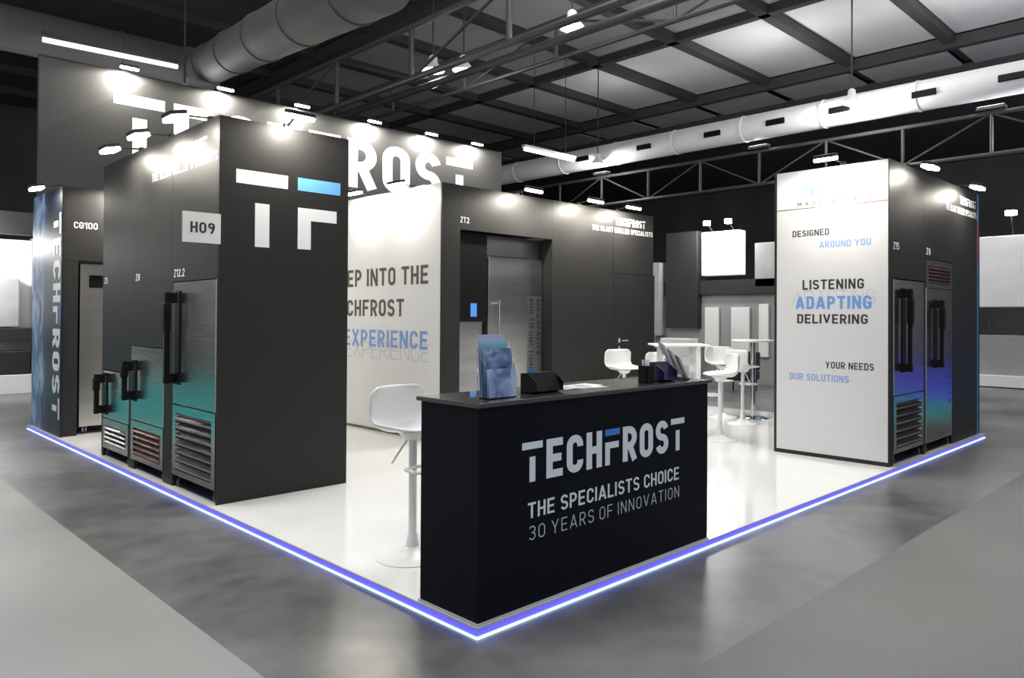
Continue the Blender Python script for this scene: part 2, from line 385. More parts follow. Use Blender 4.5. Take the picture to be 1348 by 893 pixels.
# neighbouring stands behind (plain shapes, far away)
lit_panel = mat('backlit_sign', (.8, .8, .8), .5, emit=(1, 1, 1), es=.55)
gwall = mat('grey_stand_wall', (.32, .32, .32), .6, noise=.15, nscale=.6); dwall = mat('dark_stand_wall', (.02, .02, .02), .6, noise=.1)
wwall = mat('white_stand_wall', (.85, .85, .85), .5, noise=.08, nscale=1.2); mwall = mat('mid_grey_panel', (.38, .38, .38), .6, noise=.1)
o_ = (13.5, 7, 0)
t = thing('exhibition_stand', 'grey stand with bright white sign box seen between storage room and white panel', 'booth', o_)
MB(o_).box(13.6, 13.8, 4.4, 9.8, 0, 2.15).build('back_wall', gwall, t)
MB(o_).box(13.5, 13.9, 4.4, 9.0, 2.15, 2.5).build('header', dwall, t)
MB(o_).box(13.45, 13.75, 6.58, 7.66, 2.62, 3.7).build('sign_box', lit_panel, t, bevel=.02)
MB(o_).box(13.4, 13.8, 7.75, 8.72, 1.3, 3.75).build('dark_column', dwall, t, bevel=.02)
MB(o_).box(13.5, 13.8, 5.5, 6.2, 2.3, 3.35).build('side_sign', mwall, t, bevel=.02)
for y0, y1, z0, z1 in ((7.2, 7.6, .6, 1.83), (6.35, 6.85, .6, 1.83), (5.85, 6.1, .65, 1.9)):
    MB(o_).box(13.52, 13.58, y0, y1, z0, z1).build('banner', wwall, t, bevel=.01)
MB(o_).box(13.0, 13.4, 7.7, 8.6, 0, 1.05).build('reception_desk', wwall, t, bevel=.02)
MB(o_).box(13.3, 13.6, 8.85, 9.2, 1.1, 3.0).build('banner', mwall, t, bevel=.01)
for y in (6.8, 7.4):
    MB(o_).tube((13.3, y, 3.85), (13.3, y, 3.95), .09, n=12).build('spot', lens_m, t)
    MB(o_).tube((13.3, y, 3.9), (13.6, y, 3.7), .012, n=6).build('spot_arm', steelp, t)
def booth_light(t, loc, W):
    ld = bpy.data.lights.new('lamp', 'POINT'); ld.energy = W; ld.shadow_soft_size = .15
    o = bpy.data.objects.new('lamp', ld); C.objects.link(o); o.parent = t; o.location = Vector(loc)-t.location
booth_light(t, (12.9, 6.8, 3.7), 70); booth_light(t, (12.9, 7.4, 3.7), 70)
for k, (y, lb) in enumerate(((8.0, 'dark lounge chair on the hall floor left of the bar tables'), (5.6, 'dark lounge chair on the hall floor behind the round bar table'))):
    t = thing('lounge_chair', lb, 'chair', (11.8, y, 0))
    MB().box(-.3, .3, -.35, .35, .25, .45).build('seat', dwall, t, bevel=.04)
    MB().box(.2, .32, -.35, .35, .45, .85).build('backrest', dwall, t, bevel=.04)
    for sx in (-.24, .24):
        for sy in (-.28, .28): MB().tube((sx, sy, 0), (sx, sy, .27), .02, n=8).build('leg', steelp, t)
o_ = (17, 1.5, 0)
t = thing('exhibition_stand', 'pale panel of a distant stand at the right edge of the picture', 'booth', o_)
MB(o_).box(17, 17.2, .6, 2.3, 1.85, 3.5).build('sign_box', wwall, t, bevel=.02)
MB(o_).box(17, 17.3, -.6, 2.9, 0, 1.2).build('base_wall', gwall, t, bevel=.01)
MB(o_).box(16.8, 17.3, -.6, 2.9, 0.02, .28).build('white_plinth', wwall, t, bevel=.01)
MB(o_).tube((17.1, .8, 1.2), (17.1, .8, 1.85), .04, n=8).build('post', steelp, t)
MB(o_).tube((17.1, 2.1, 1.2), (17.1, 2.1, 1.85), .04, n=8).build('post', steelp, t)
MB(o_).tube((16.9, 1.6, 3.95), (16.9, 1.6, 4.05), .12, n=12).build('spot', lens_m, t)
MB(o_).tube((16.9, 1.6, 4.0), (17.1, 1.6, 3.5), .015, n=6).build('spot_arm', steelp, t)
o_ = (0, 15.5, 0)
t = thing('exhibition_stand', 'white stand with display shelves at the left edge of the picture', 'booth', o_)
MB(o_).box(-3, 1.25, 15.9, 16.1, 0, 3.1).build('back_wall', wwall, t, bevel=.01)
MB(o_).box(-3, 1.25, 15.3, 16.0, 0, .38).build('plinth', wwall, t, bevel=.01)
MB(o_).box(-3, 1.25, 15.4, 15.88, 1.05, 1.3).build('shelf', dwall, t, bevel=.01)
MB(o_).box(.55, 1.1, 15.35, 15.8, .40, .85).build('display_case', dwall, t, bevel=.02)
MB(o_).box(.3, .95, 15.6, 15.88, 1.32, 2.3).build('display_panel', mwall, t, bevel=.02)
MB(o_).box(-3, 1.4, 15.2, 15.4, 3.15, 3.6).build('header', dwall, t, bevel=.01)
MB(o_).box(1.2, 1.4, 15.2, 16.1, 0, 3.15).build('side_post', gwall, t, bevel=.01)
booth_light(t, (-.2, 14.6, 2.9), 260)  # added light without a fixture, brightens the white stand

# ------------------------------------------------------------ stand platform
pf = MB().box(.0, 8.66, .0, 9.72, .008, Z0-.006).build('platform', led_b); structure(pf, 'raised stand floor with glowing blue edge')
MB().box(.004, 8.668, .004, 9.73, Z0-.006, Z0).build('white_floor', whitefloor, pf)
MB().box(0, 8.668, -.004, .006, Z0-.007, Z0+.001).build('floor_edge_profile', lip, pf)
MB().box(-.004, .004, 0, 9.73, Z0-.007, Z0+.001).build('floor_edge_profile', lip, pf)
MB().box(-.006, 8.67, -.009, .010, .0, .010).build('light_strip', led_w, pf)
MB().box(-.008, .010, .010, 9.73, .0, .008).build('light_strip', led_w, pf)

# ------------------------------------------------------------ refrigerators
def wheel(mb, x, y, z, r, wd): mb.tube((x-wd/2, y, z), (x+wd/2, y, z), r, n=14)
def fridge(label, loc, rotz, W, top, zb, seam=None, slats=0, slat_m=steel, topg=None, handle=None, depth=.62, body=steel_d, door_m=steel, display=None, group=None, proud=.03):
    z0 = loc[2]; top -= z0; zb -= z0
    t = thing('refrigerator', label, 'refrigerator', loc, rotz, group)
    dz0 = zb if seam is None else seam-z0+.006
    dz1 = top if topg is None else topg-z0-.006
    MB().box(.005, W-.005, .0, depth, zb+.03, top).build('body', body, t)
    MB().box(0, W, -proud, -.002, dz0, dz1).build('door', door_m, t, bevel=.006)
    def grille(g0, g1, n, name='grille'):
        fr = MB(); e = .075
        fr.box(0, e, -proud, -.002, g0, g1); fr.box(W-e, W, -proud, -.002, g0, g1)
        fr.box(e, W-e, -proud, -.002, g0, g0+.05); fr.box(e, W-e, -proud, -.002, g1-.07, g1)
        g = fr.build(name, door_m, t)
        MB().box(e, W-e, -.006, -.001, g0+.05, g1-.07).build('dark_cavity', black, g)
        hh = (g1-.07-g0-.05)/n
        for k in range(n):
            z = g0+.05+hh*(k+.5)
            s = MB().prism_x([(-proud-.002, z-hh*.36), (-.007, z+hh*.22), (-.010, z+hh*.34), (-proud-.006, z-hh*.10)], e, W-e)
            s.build('slat', slat_m, g)
    if seam is not None: grille(zb, seam-z0-.004, slats)
    if topg is not None: grille(topg-z0, top, 5, 'top_grille')
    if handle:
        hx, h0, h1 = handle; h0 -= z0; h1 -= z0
        hb = MB().box(hx, hx+.05, -.135, -.090, h0, h1).build('handle', black, t, bevel=.008)
        L = h1-h0
        MB().box(hx-.004, hx+.05, -.10, -.028, h1-.10, h1-.005).build('bracket', black, hb, bevel=.006)
        MB().box(hx-.004, hx+.05, -.10, -.028, h0+.005, h0+.09).build('bracket', black, hb, bevel=.006)
        MB().box(hx-.012, hx+.056, -.145, -.085, h1-L*.42, h1-L*.12).build('grip', black, hb, bevel=.008)
        MB().box(hx+.01, hx+.035, -.137, -.134, h0+.06, h1-L*.46).build('grip_inlay', steel_d, hb)
        MB().box(hx-.01, hx+.115, -proud-.010, -proud+.002, h0-.01, h1+.01).build('handle_reflection', black, t, bevel=.004)  # black plate standing in for the handle's reflection in the steel
        # lock plate seen above the grip
        MB().box(hx+.0, hx+.10, -proud-.014, -proud-.009, h1-.11, h1-.02).build('lock_plate', steel_d, t, bevel=.003)
    if display:
        x0, x1, a, b_ = display
        MB().box(x0, x1, -proud-.006, -proud+.002, a-z0, b_-z0).build('display', black, t, bevel=.002)
    for x in (.07, W-.07):
        for y in (.03, depth-.08):
            r = min(.042, zb*.42)
            c = MB(); wheel(c, x, y, r, r, .028); cw = c.build('caster', rubber, t)
            f = MB(); f.box(x-.024, x-.018, y-.028, y+.028, r*.7, zb+.03); f.box(x+.018, x+.024, y-.028, y+.028, r*.7, zb+.03)
            f.box(x-.035, x+.035, y-.04, y+.04, zb+.0, zb+.03)
            f.build('caster_fork', chrome, cw)
    return t
R90 = -PI/2
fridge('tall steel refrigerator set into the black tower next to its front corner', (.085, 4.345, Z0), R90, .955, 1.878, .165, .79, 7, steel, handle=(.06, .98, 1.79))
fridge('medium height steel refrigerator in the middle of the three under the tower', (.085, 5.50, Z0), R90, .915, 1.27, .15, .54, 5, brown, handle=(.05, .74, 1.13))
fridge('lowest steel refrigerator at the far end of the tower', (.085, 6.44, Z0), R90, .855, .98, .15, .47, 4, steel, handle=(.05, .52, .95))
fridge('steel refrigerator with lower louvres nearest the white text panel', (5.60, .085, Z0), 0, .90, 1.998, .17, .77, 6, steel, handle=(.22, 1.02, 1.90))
fridge('tall steel refrigerator with reddish louvres along its top on the right block', (6.58, .085, Z0), 0, .92, 2.26, .165, topg=1.94, slat_m=brown, handle=(.26, 1.02, 1.80))
fridge('steel roll-in refrigerator with black display band under the CG100 sign', (.262, 8.30, Z0), 0, .92, 2.235, .15, door_m=steel_warm, display=(.10, .80, 1.93, 2.09))
lb = bpy.data.objects  # vertical print on the right refrigerator's door
rf = [o for o in lb if o.name.startswith('refrigerator') and abs(o.location.x-6.58) < .01][0]
text('HIGH CAPACITY', (6.58+.80, .085-.031, 1.50), (0, 0, -1), XR, .06, .95, steel_d, rf, t=.16)

# ------------------------------------------------------------ arm spotlights
def spot(label, mount, rotz, L, drop=.0, W=None, blend=1.0, group='arm spotlights along the tops of the stand walls', tilt=14):
    """mount on the wall top; local -Y points away from the wall"""
    t = thing('arm_spotlight', label, 'spotlight', mount, rotz, group)
    MB().box(-.03, .03, 0, .03, .0, .035).build('clamp', blackframe, t)
    MB().tube((0, .01, .02), (0, -L+.03, .03-drop), .008, n=6).build('arm', blackframe, t)
    c = Vector((0, -L, -drop)); a = math.radians(tilt)   # lamp looks down and back to the wall
    Rm = Matrix.Rotation(a, 3, 'X')
    h = MB(); hv = []
    def bx(mb, x0, x1, y0, y1, z0, z1):
        vs = [(x0,y0,z0),(x1,y0,z0),(x1,y1,z0),(x0,y1,z0),(x0,y0,z1),(x1,y0,z1),(x1,y1,z1),(x0,y1,z1)]
        return mb.hexa([c+Rm @ Vector(v) for v in vs])
    bx(h, -.11, .11, -.065, .065, .012, .045); h.build('lamp_head', blackframe, t, bevel=.006)
    g = MB(); bx(g, -.11, .11, -.065, .065, -.025, .012); g.build('lamp_lens', lens_m, t, bevel=.012)
    ld = bpy.data.lights.new('lamp', 'SPOT'); ld.energy = W or SPOT_W; ld.color = (1, .935, .82)
    ld.spot_size = math.radians(176); ld.spot_blend = .3; ld.shadow_soft_size = .05
    o = bpy.data.objects.new('lamp', ld); C.objects.link(o); o.parent = t
    o.location = c+Rm @ Vector((0, 0, -.045)); o.rotation_euler = (math.radians(14), 0, 0)
    return t

# ------------------------------------------------------------ display tower (left)
TX0, TX1, TY0, TY1, TH = .059, 1.213, 3.358, 6.50, 3.21
T = thing('display_tower', 'black tower with white and blue TF emblem and three refrigerators in its side', 'booth wall', (TX0, TY0, Z0))
def P(root, name, m, *b, bevel=0, label=None): return MB(root.location).box(*b).build(name, m, root, bevel=bevel, label=label)
P(T, 'front_panel', charcoal, TX0, TX1, TY0, TY0+.024, Z0, TH)
P(T, 'side_panel', charcoal, TX1-.024, TX1, TY0+.026, TY1, Z0, TH)
P(T, 'back_panel', charcoal, TX0, TX1-.026, TY1-.022, TY1, Z0, TH)
for y0, y1, z in ((3.386, 4.398, 1.885), (4.402, 5.408, 1.278), (5.412, 6.474, .99)):
    P(T, 'upper_panel', charcoal, TX0, TX0+.024, y0, y1, z, TH)
for y0, y1, z in ((4.352, 4.398, 1.883), (4.402, 4.58, 1.276), (5.412, 5.58, .988), (6.446, 6.474, .988)):
    P(T, 'pier_panel', charcoal, TX0, TX0+.024, y0, y1, Z0, z)
P(T, 'inner_wall', charcoal, .74, .76, 3.39, 6.47, Z0, TH)
P(T, 'inner_floor', mat('blue_underlight_floor', (.08, .09, .16), .3, noise=.1), TX0+.03, .73, 3.39, 6.47, Z0+.001, Z0+.004)
for y in (4.37, 5.56): P(T, 'niche_divider', charcoal, .09, .74, y-.008, y+.008, Z0, 1.9 if y < 5 else 1.27)
P(T, 'niche_top', charcoal, .09, .74, 4.39, 5.55, 1.278, 1.29)
lx = (-1, 0, 0)
yF = TY0
def rectq(m, x0, x1, z0, z1, name='emblem_bar', label=None):
    q = [[(0, 0), (1, 0), (1, 1), (0, 1)]]; return put(q, 1, z1-z0, x1-x0, (x0, yF, z0), XR, UP, m, T, name, label=label)
rectq(letter_w, .194, .635, 2.678, 2.792); rectq(letter_w, .352, .475, 2.160, 2.527)
rectq(letter_b, .725, 1.132, 2.680, 2.792, label='sky blue emblem bar')
g = [[(0, 0), (.33, 0), (.33, 1), (0, 1)], [(.33, .70), (1, .70), (1, 1), (.33, 1)]]
put(g, 1, .362, .369, (.727, yF, 2.168), XR, UP, letter_w, T, 'emblem_angle')
logo((TX0, 4.42, 2.965), LF, UP, .115, .80, letter_w, letter_w, T)
text('THE BLAST CHILLER SPECIALISTS', (TX0, 4.95, 2.85), LF, UP, .078, 1.56, letter_w, T, t=.17)
text('Z12.2', (TX0, 4.35, 1.925), LF, UP, .07, .26, letter_w, T, t=.17)
text('Z8', (TX0, 5.40, 1.92), LF, UP, .07, .13, letter_w, T, t=.18)
text('Z5', (TX0, 6.44, 1.92), LF, UP, .065, .12, letter_w, T, t=.18)
fs = P(T, 'flag_sign', whitewall, -.228, .056, 3.31, 3.335, 2.158, 2.398, label='white projecting sign')
q, w0 = text2d('H09', .17)
for g in q:
    m_ = MB(T.location)
    for k, f in enumerate(g): m_.add([Vector((-.175+p[0]*.185/w0, 3.3085-k*4e-5, 2.235+p[1]*.085)) for p in f], [tuple(range(len(f)))])
    m_.build('letter', letter_d, fs)

# ------------------------------------------------------------ entrance block with picture panel (far left)
E = thing('entrance_block', 'narrow black block with icy picture panel and CG100 sign at the far left', 'booth wall', (.034, 8.177, Z0))
def ice_mat():
    m = bpy.data.materials.new('ice_picture'); m.use_nodes = True; nt = m.node_tree; b = nt.nodes['Principled BSDF']; b.inputs['Roughness'].default_value = .4
    tc = nt.nodes.new('ShaderNodeTexCoord'); mp = nt.nodes.new('ShaderNodeMapping'); mp.inputs['Scale'].default_value = (1, 1.3, .8)
    v = nt.nodes.new('ShaderNodeTexVoronoi'); v.inputs['Scale'].default_value = 2.1; n = nt.nodes.new('ShaderNodeTexNoise'); n.inputs['Scale'].default_value = 2.5; n.inputs['Detail'].default_value = 6; n.inputs['Distortion'].default_value = 1.2
    nt.links.new(tc.outputs['Object'], mp.inputs[0]); nt.links.new(mp.outputs[0], n.inputs['Vector'])
    sp = nt.nodes.new('ShaderNodeSeparateXYZ'); nt.links.new(tc.outputs['Object'], sp.inputs[0])
    # icy part on the outer (far) half of the panel, dark behind the letters
    mr = nt.nodes.new('ShaderNodeMapRange'); mr.inputs[1].default_value = .40; mr.inputs[2].default_value = .95; nt.links.new(sp.outputs['Y'], mr.inputs[0])
    mu = nt.nodes.new('ShaderNodeMath'); mu.operation = 'MULTIPLY'; nt.links.new(n.outputs['Fac'], mu.inputs[0]); nt.links.new(mr.outputs[0], mu.inputs[1])
    r = nt.nodes.new('ShaderNodeValToRGB'); e = r.color_ramp.elements
    e[0].position = .16; e[0].color = (.004, .006, .014, 1); e[1].position = .66; e[1].color = (.36, .48, .68, 1)
    k = e.new(.40); k.color = (.015, .04, .12, 1); k = e.new(.48); k.color = (.10, .18, .36, 1)
    nt.links.new(mu.outputs[0], r.inputs[0]); nt.links.new(r.outputs[0], b.inputs['Base Color']); return m
P(E, 'picture_panel', ice_mat(), .034, .056, 8.15, 9.70, Z0, 3.19)
P(E, 'pier', charcoal, .058, .218, 8.177, 8.8, Z0, 2.262)
P(E, 'header_panel', charcoal, .058, 1.50, 8.177, 8.22, 2.265, 3.19)
P(E, 'pier', charcoal, 1.20, 1.50, 8.177, 8.8, Z0, 2.262)
P(E, 'reveal', black, .219, .225, 8.19, 9.1, Z0, 2.262)
P(E, 'reveal', black, .219, 1.20, 9.06, 9.08, Z0, 2.262)
P(E, 'top_board', blackframe, .058, 1.50, 8.222, 9.5, 3.15, 3.19)
q, b_, w0 = logo2d()
# letters read downwards with their tops towards the front edge
for g in q: put(g, w0, .36, 2.60, (.034, 8.55, 2.865), (0, 0, -1), (0, -1, 0), letter_w, E, 'letter', lift=.0012)
put(b_, w0, .36, 2.60, (.034, 8.55, 2.865), (0, 0, -1), (0, -1, 0), letter_b2, E, 'logo_bar', lift=.0012, label='blue bar of the letter F')
text('CG100', (.168, 8.177, 2.675), XR, UP, .08, .26, letter_w, E, t=.14)

# ------------------------------------------------------------ big lettered back wall
def big_mat():
    m = bpy.data.materials.new('tonal_diagonal_print'); m.use_nodes = True; nt = m.node_tree; b = nt.nodes['Principled BSDF']; b.inputs['Roughness'].default_value = .55
    tc = nt.nodes.new('ShaderNodeTexCoord'); sp = nt.nodes.new('ShaderNodeSeparateXYZ'); nt.links.new(tc.outputs['Object'], sp.inputs[0])
    def band(ax, az, c, v):
        a = nt.nodes.new('ShaderNodeMath'); a.operation = 'MULTIPLY'; a.inputs[1].default_value = ax; nt.links.new(sp.outputs['X'], a.inputs[0])
        d = nt.nodes.new('ShaderNodeMath'); d.operation = 'MULTIPLY_ADD'; d.inputs[1].default_value = az; nt.links.new(sp.outputs['Z'], d.inputs[0]); nt.links.new(a.outputs[0], d.inputs[2])
        g = nt.nodes.new('ShaderNodeMath'); g.operation = 'GREATER_THAN'; g.inputs[1].default_value = c; nt.links.new(d.outputs[0], g.inputs[0])
        s = nt.nodes.new('ShaderNodeMath'); s.operation = 'MULTIPLY'; s.inputs[1].default_value = v; nt.links.new(g.outputs[0], s.inputs[0]); return s
    s1 = band(-.72, 1, 4.05, .010); s2 = band(-.72, 1, 2.75, -.012); ad = nt.nodes.new('ShaderNodeMath'); nt.links.new(s1.outputs[0], ad.inputs[0]); nt.links.new(s2.outputs[0], ad.inputs[1])
    a2 = nt.nodes.new('ShaderNodeMath'); a2.inputs[1].default_value = .045; nt.links.new(ad.outputs[0], a2.inputs[0])
    cb = nt.nodes.new('ShaderNodeCombineColor')
    for i in range(3): nt.links.new(a2.outputs[0], cb.inputs[i])
    nt.links.new(cb.outputs[0], b.inputs['Base Color']); return m
B = thing('lettered_back_wall', 'high charcoal back wall with giant white lettering under a row of lamps', 'booth wall', (.06, 9.575, Z0))
P(B, 'wall_panel', big_mat(), .06, 8.50, 9.575, 9.66, Z0, 5.165)
P(B, 'edge_trim', blackframe, .06, 8.50, 9.57, 9.665, 5.166, 5.185)
logo((.972, 9.575, 3.955), XR, UP, .905, 6.72, letter_w, letter_w, B)

# ------------------------------------------------------------ storage room with white text wall and recess
SX0, SX1, SY0, SY1, SH = 3.11, 7.339, 4.484, 9.55, 3.207
R = thing('storage_room', 'black storage room with white text wall on one side and a cold unit in its recess', 'booth wall', (SX0, SY0, Z0))
P(R, 'white_text_wall', whitewall, SX0, SX0+.03, SY0+.024, SY1, Z0+.03, SH)
P(R, 'skirting', mat('bronze_skirting', (.16, .14, .11), .4, .4, noise=.1), SX0-.006, SX0+.02, SY0+.024, SY1, Z0, Z0+.03)
P(R, 'corner_trim', blackframe, SX0, SX0+.03, SY0, SY0+.022, Z0, SH)
yy = (SY0, SY0+.03)
P(R, 'front_panel', charcoal, SX0+.032, 3.39, *yy, Z0, SH)
P(R, 'header_panel', charcoal, 3.392, 4.998, *yy, 2.66, SH)
P(R, 'front_panel', charcoal, 5.0, 6.31, *yy, Z0, SH)
P(R, 'header_panel', charcoal, 6.316, 7.30, *yy, 2.252, SH)
dr = P(R, 'door', charcoal, 6.318, 7.268, *yy, Z0, 2.246)
P(R, 'front_panel', charcoal, 7.272, SX1, *yy, Z0, 2.250)
P(R, 'seam_backing', black, 6.2, 7.33, SY0+.031, SY0+.035, Z0, SH)
hm = MB(R.location); hm.tube((6.45, SY0-.05, 1.225), (6.60, SY0-.05, 1.225), .010, n=8); hm.tube((6.45, SY0, 1.225), (6.45, SY0-.05, 1.225), .010, n=8)
hm.build('door_handle', chrome, dr)
hm = MB(R.location); hm.box(6.425, 6.475, SY0-.008, SY0, 1.19, 1.26); hm.build('handle_plate', chrome, dr)
hm = MB(R.location); hm.box(6.43, 6.47, SY0-.006, SY0, 1.09, 1.14); hm.build('lock_plate', chrome, dr)
P(R, 'side_panel', charcoal, SX1-.03, SX1, SY0+.036, SY1, Z0, SH)
P(R, 'recess_jamb', charcoal, 5.0, 5.02, SY0+.036, 5.4, Z0, 2.66)
P(R, 'recess_jamb', charcoal, 3.37, 3.388, SY0+.036, 5.4, Z0, 2.66)
P(R, 'recess_ceiling', charcoal, 3.39, 5.0, SY0+.036, 5.4, 2.70, 2.72)
for s, x0, x1, z, H, m, t_ in (('STEP INTO THE', 7.08, 4.75, 1.985, .235, letter_t, .17), ('TECHFROST', 7.08, 5.27, 1.58, .225, letter_t, .17), ('EXPERIENCE', 6.74, 4.755, 1.17, .228, letter_p, .17)):
    text(s, (SX0, x0, z), LF, UP, H, x0-x1, m, R, t=t_, lift=.0016)
q, w0 = text2d('EXPERIENCE', .03)
for g in q: put(g, w0, .22, 1.985, (SX0, 6.70, 1.02), LF, UP, letter_g, R, 'outline_letter', lift=.0010, label='faint grey outline lettering')
text('ZT2', (3.39, SY0, 2.745), XR, UP, .072, .14, letter_w, R, t=.16)
logo((6.35, SY0, 2.985), XR, UP, .12, .74, letter_w, letter_w, R)
text('THE BLAST CHILLER SPECIALISTS', (5.82, SY0, 2.87), XR, UP, .075, 1.46, letter_w, R, t=.17)

U = thing('blast_chiller', 'large steel blast chiller cabinet standing in the recess of the storage room', 'refrigerator', (3.40, 4.70, Z0))
P(U, 'cabinet_body', steel_cool, 3.40, 4.99, 4.74, 5.38, Z0+.05, 2.655)
P(U, 'plinth', black, 3.42, 4.97, 4.78, 5.36, Z0, Z0+.05)
dd = P(U, 'door', steel_cool, 4.005, 4.985, 4.67, 4.735, .22, 2.375, bevel=.008)
P(U, 'header_trim', chrome, 4.01, 4.98, 4.728, 4.739, 2.382, 2.392)
cb = P(U, 'control_box', black, 3.402, 3.905, 4.575, 4.735, 1.515, 2.63, bevel=.012)
MB(U.location).box(3.63, 3.73, 4.571, 4.574, 1.58, 1.75).build('display', disp_b, cb)
P(U, 'door_gap', black, 3.965, 3.995, 4.725, 4.739, .22, 2.375)
h = MB(U.location); h.tube((4.13, 4.60, 1.22), (4.13, 4.60, 1.80), .013, n=10); h.tube((4.13, 4.60, 1.26), (4.13, 4.672, 1.26), .010, n=8); h.tube((4.13, 4.60, 1.76), (4.13, 4.672, 1.76), .010, n=8)
h.build('handle', chrome, dd)
h = MB(U.location); h.box(4.70, 4.975, 4.668, 4.670, .6, 1.87); h.build('label_strip', mat('grey_label_film', (.25, .25, .25), .35, .8, noise=.1), dd)
def vtext(s, x, z, L, H, par, y):
    q, w0 = text2d(s, .17)
    for g in q:
        m_ = MB(U.location)
        for k, f in enumerate(g): m_.add([Vector((x+p[1]*H, y-k*4e-5, z-p[0]*L/w0)) for p in f], [tuple(range(len(f)))])
        m_.build('letter', letter_d, par)
vtext('BIG CAPACITY', 4.875, 1.83, .78, .08, dd, 4.6665); vtext('MULTIFUNCTIONAL', 4.735, 1.83, 1.13, .08, dd, 4.6665)

# ------------------------------------------------------------ right block with white slogan panel
WX0, WX1, WY0, WY1, WH = 5.492, 8.66, .058, 1.36, 3.24
Wd = thing('display_block', 'black block at the right with a white slogan panel and two tall refrigerators', 'booth wall', (WX0, WY0, Z0))
P(Wd, 'slogan_panel', mat('slogan_panel_print', (.68, .68, .69), .45, noise=.01), WX0-.012, WX0, WY0+.012, WY1-.035, Z0+.045, WH-.004)
P(Wd, 'panel_frame', blackframe, WX0-.004, WX0+.03, WY1-.033, WY1, Z0, WH)
P(Wd, 'panel_frame', blackframe, WX0-.004, WX0+.03, WY0+.01, WY1-.035, Z0, Z0+.043)
P(Wd, 'side_panel', charcoal, WX0+.002, WX0+.03, WY0+.024, WY1-.035, Z0+.045, WH)
P(Wd, 'front_post', charcoal, WX0-.010, 5.592, WY0-.002, WY0+.022, Z0, 2.008)
P(Wd, 'front_post', charcoal, 6.508, 6.572, WY0, WY0+.022, Z0, 2.27)
P(Wd, 'front_panel', charcoal, WX0-.010, 6.506, WY0, WY0+.022, 2.01, WH)
P(Wd, 'front_panel', charcoal, 6.508, 7.508, WY0, WY0+.022, 2.272, WH)
P(Wd, 'front_panel', charcoal, 7.51, 8.53, WY0, WY0+.022, Z0, WH)
P(Wd, 'back_panel', charcoal, WX0+.032, WX1, WY1-.022, WY1, Z0, WH)
P(Wd, 'end_panel', mat('deep_blue_print', (.01, .03, .09), .4, noise=.3), 8.60, WX1, WY0, WY1-.024, Z0, WH)
P(Wd, 'inner_wall', charcoal, WX0+.032, 8.59, .74, .76, Z0, WH)
P(Wd, 'niche_divider', charcoal, 6.532, 6.548, .09, .74, Z0, 2.27)
P(Wd, 'niche_floor', MATS['blue_underlight_floor'], 5.60, 7.5, .09, .73, Z0+.001, Z0+.004)
st = MB
P(Wd, 'stripe_backing', mat('navy_stripe', (.008, .02, .06), .4, noise=.1), 8.532, 8.598, WY0, WY0+.022, Z0, WH)
for z0, z1, nm, cc in ((Z0, 2.35, 'steel_blue_print', (.10, .30, .50)), (2.35, 2.88, 'red_print', (.42, .12, .12)), (2.88, WH, 'light_blue_print', (.14, .36, .60))):
    put([[(0, 0), (1, 0), (1, 1), (0, 1)]], 1, z1-z0, .05, (8.54, WY0, z0), XR, UP, mat(nm, cc, .4, noise=.15), Wd, 'colour_stripe')
px = WX0-.012
def wt(s, y0, y1, z0, z1, m, t_=.16, name='letter', lift=.0014, label=None, gap=.13): text(s, (px, y0, z0), LF, UP, z1-z0, y0-y1, m, Wd, t=t_, name=name, lift=lift, label=label, gap=gap)
logo((px, 1.00, 2.95), LF, UP, .10, .66, letter_p2, letter_b, Wd)
wt('MADE IN ITALY', 1.07, .24, 2.838, 2.882, letter_d, .14, gap=.7)
put([[(0, 0), (1, 0), (1, 1), (0, 1)]], 1, .012, .47, (px, 1.322, 2.802), LF, UP, green, Wd, 'green_line')
put([[(0, 0), (1, 0), (1, 1), (0, 1)]], 1, .012, .38, (px, .452, 2.802), LF, UP, red, Wd, 'red_line')
wt('DESIGNED', 1.132, .703, 2.495, 2.565, letter_d); wt('AROUND YOU', .816, .247, 2.356, 2.43, letter_p)
wt('LISTENING', 1.011, .319, 1.900, 2.008, letter_d, .17); wt('ADAPTING', 1.093, .238, 1.686, 1.826, letter_p2, .19)
wt('ADAPTING', 1.13, .20, 1.735, 1.89, letter_g, .03, 'outline_letter', .0009, 'faint grey outline lettering')
wt('DELIVERING', 1.074, .278, 1.525, 1.628, letter_d, .17)
wt('YOUR NEEDS', .743, .214, 1.038, 1.112, letter_d); wt('OUR SOLUTIONS', 1.164, .48, .892, .968, letter_p)
text('Z15', (5.59, WY0, 2.31), XR, UP, .075, .16, letter_w, Wd, t=.15); text('Z8', (6.585, WY0, 2.315), XR, UP, .08, .14, letter_w, Wd, t=.2)
logo((7.82, WY0, 3.03), XR, UP, .10, .66, letter_w, letter_w, Wd)
text('THE BLAST CHILLER SPECIALISTS', (7.268, WY0, 2.905), XR, UP, .08, 1.24, letter_w, Wd, t=.17)

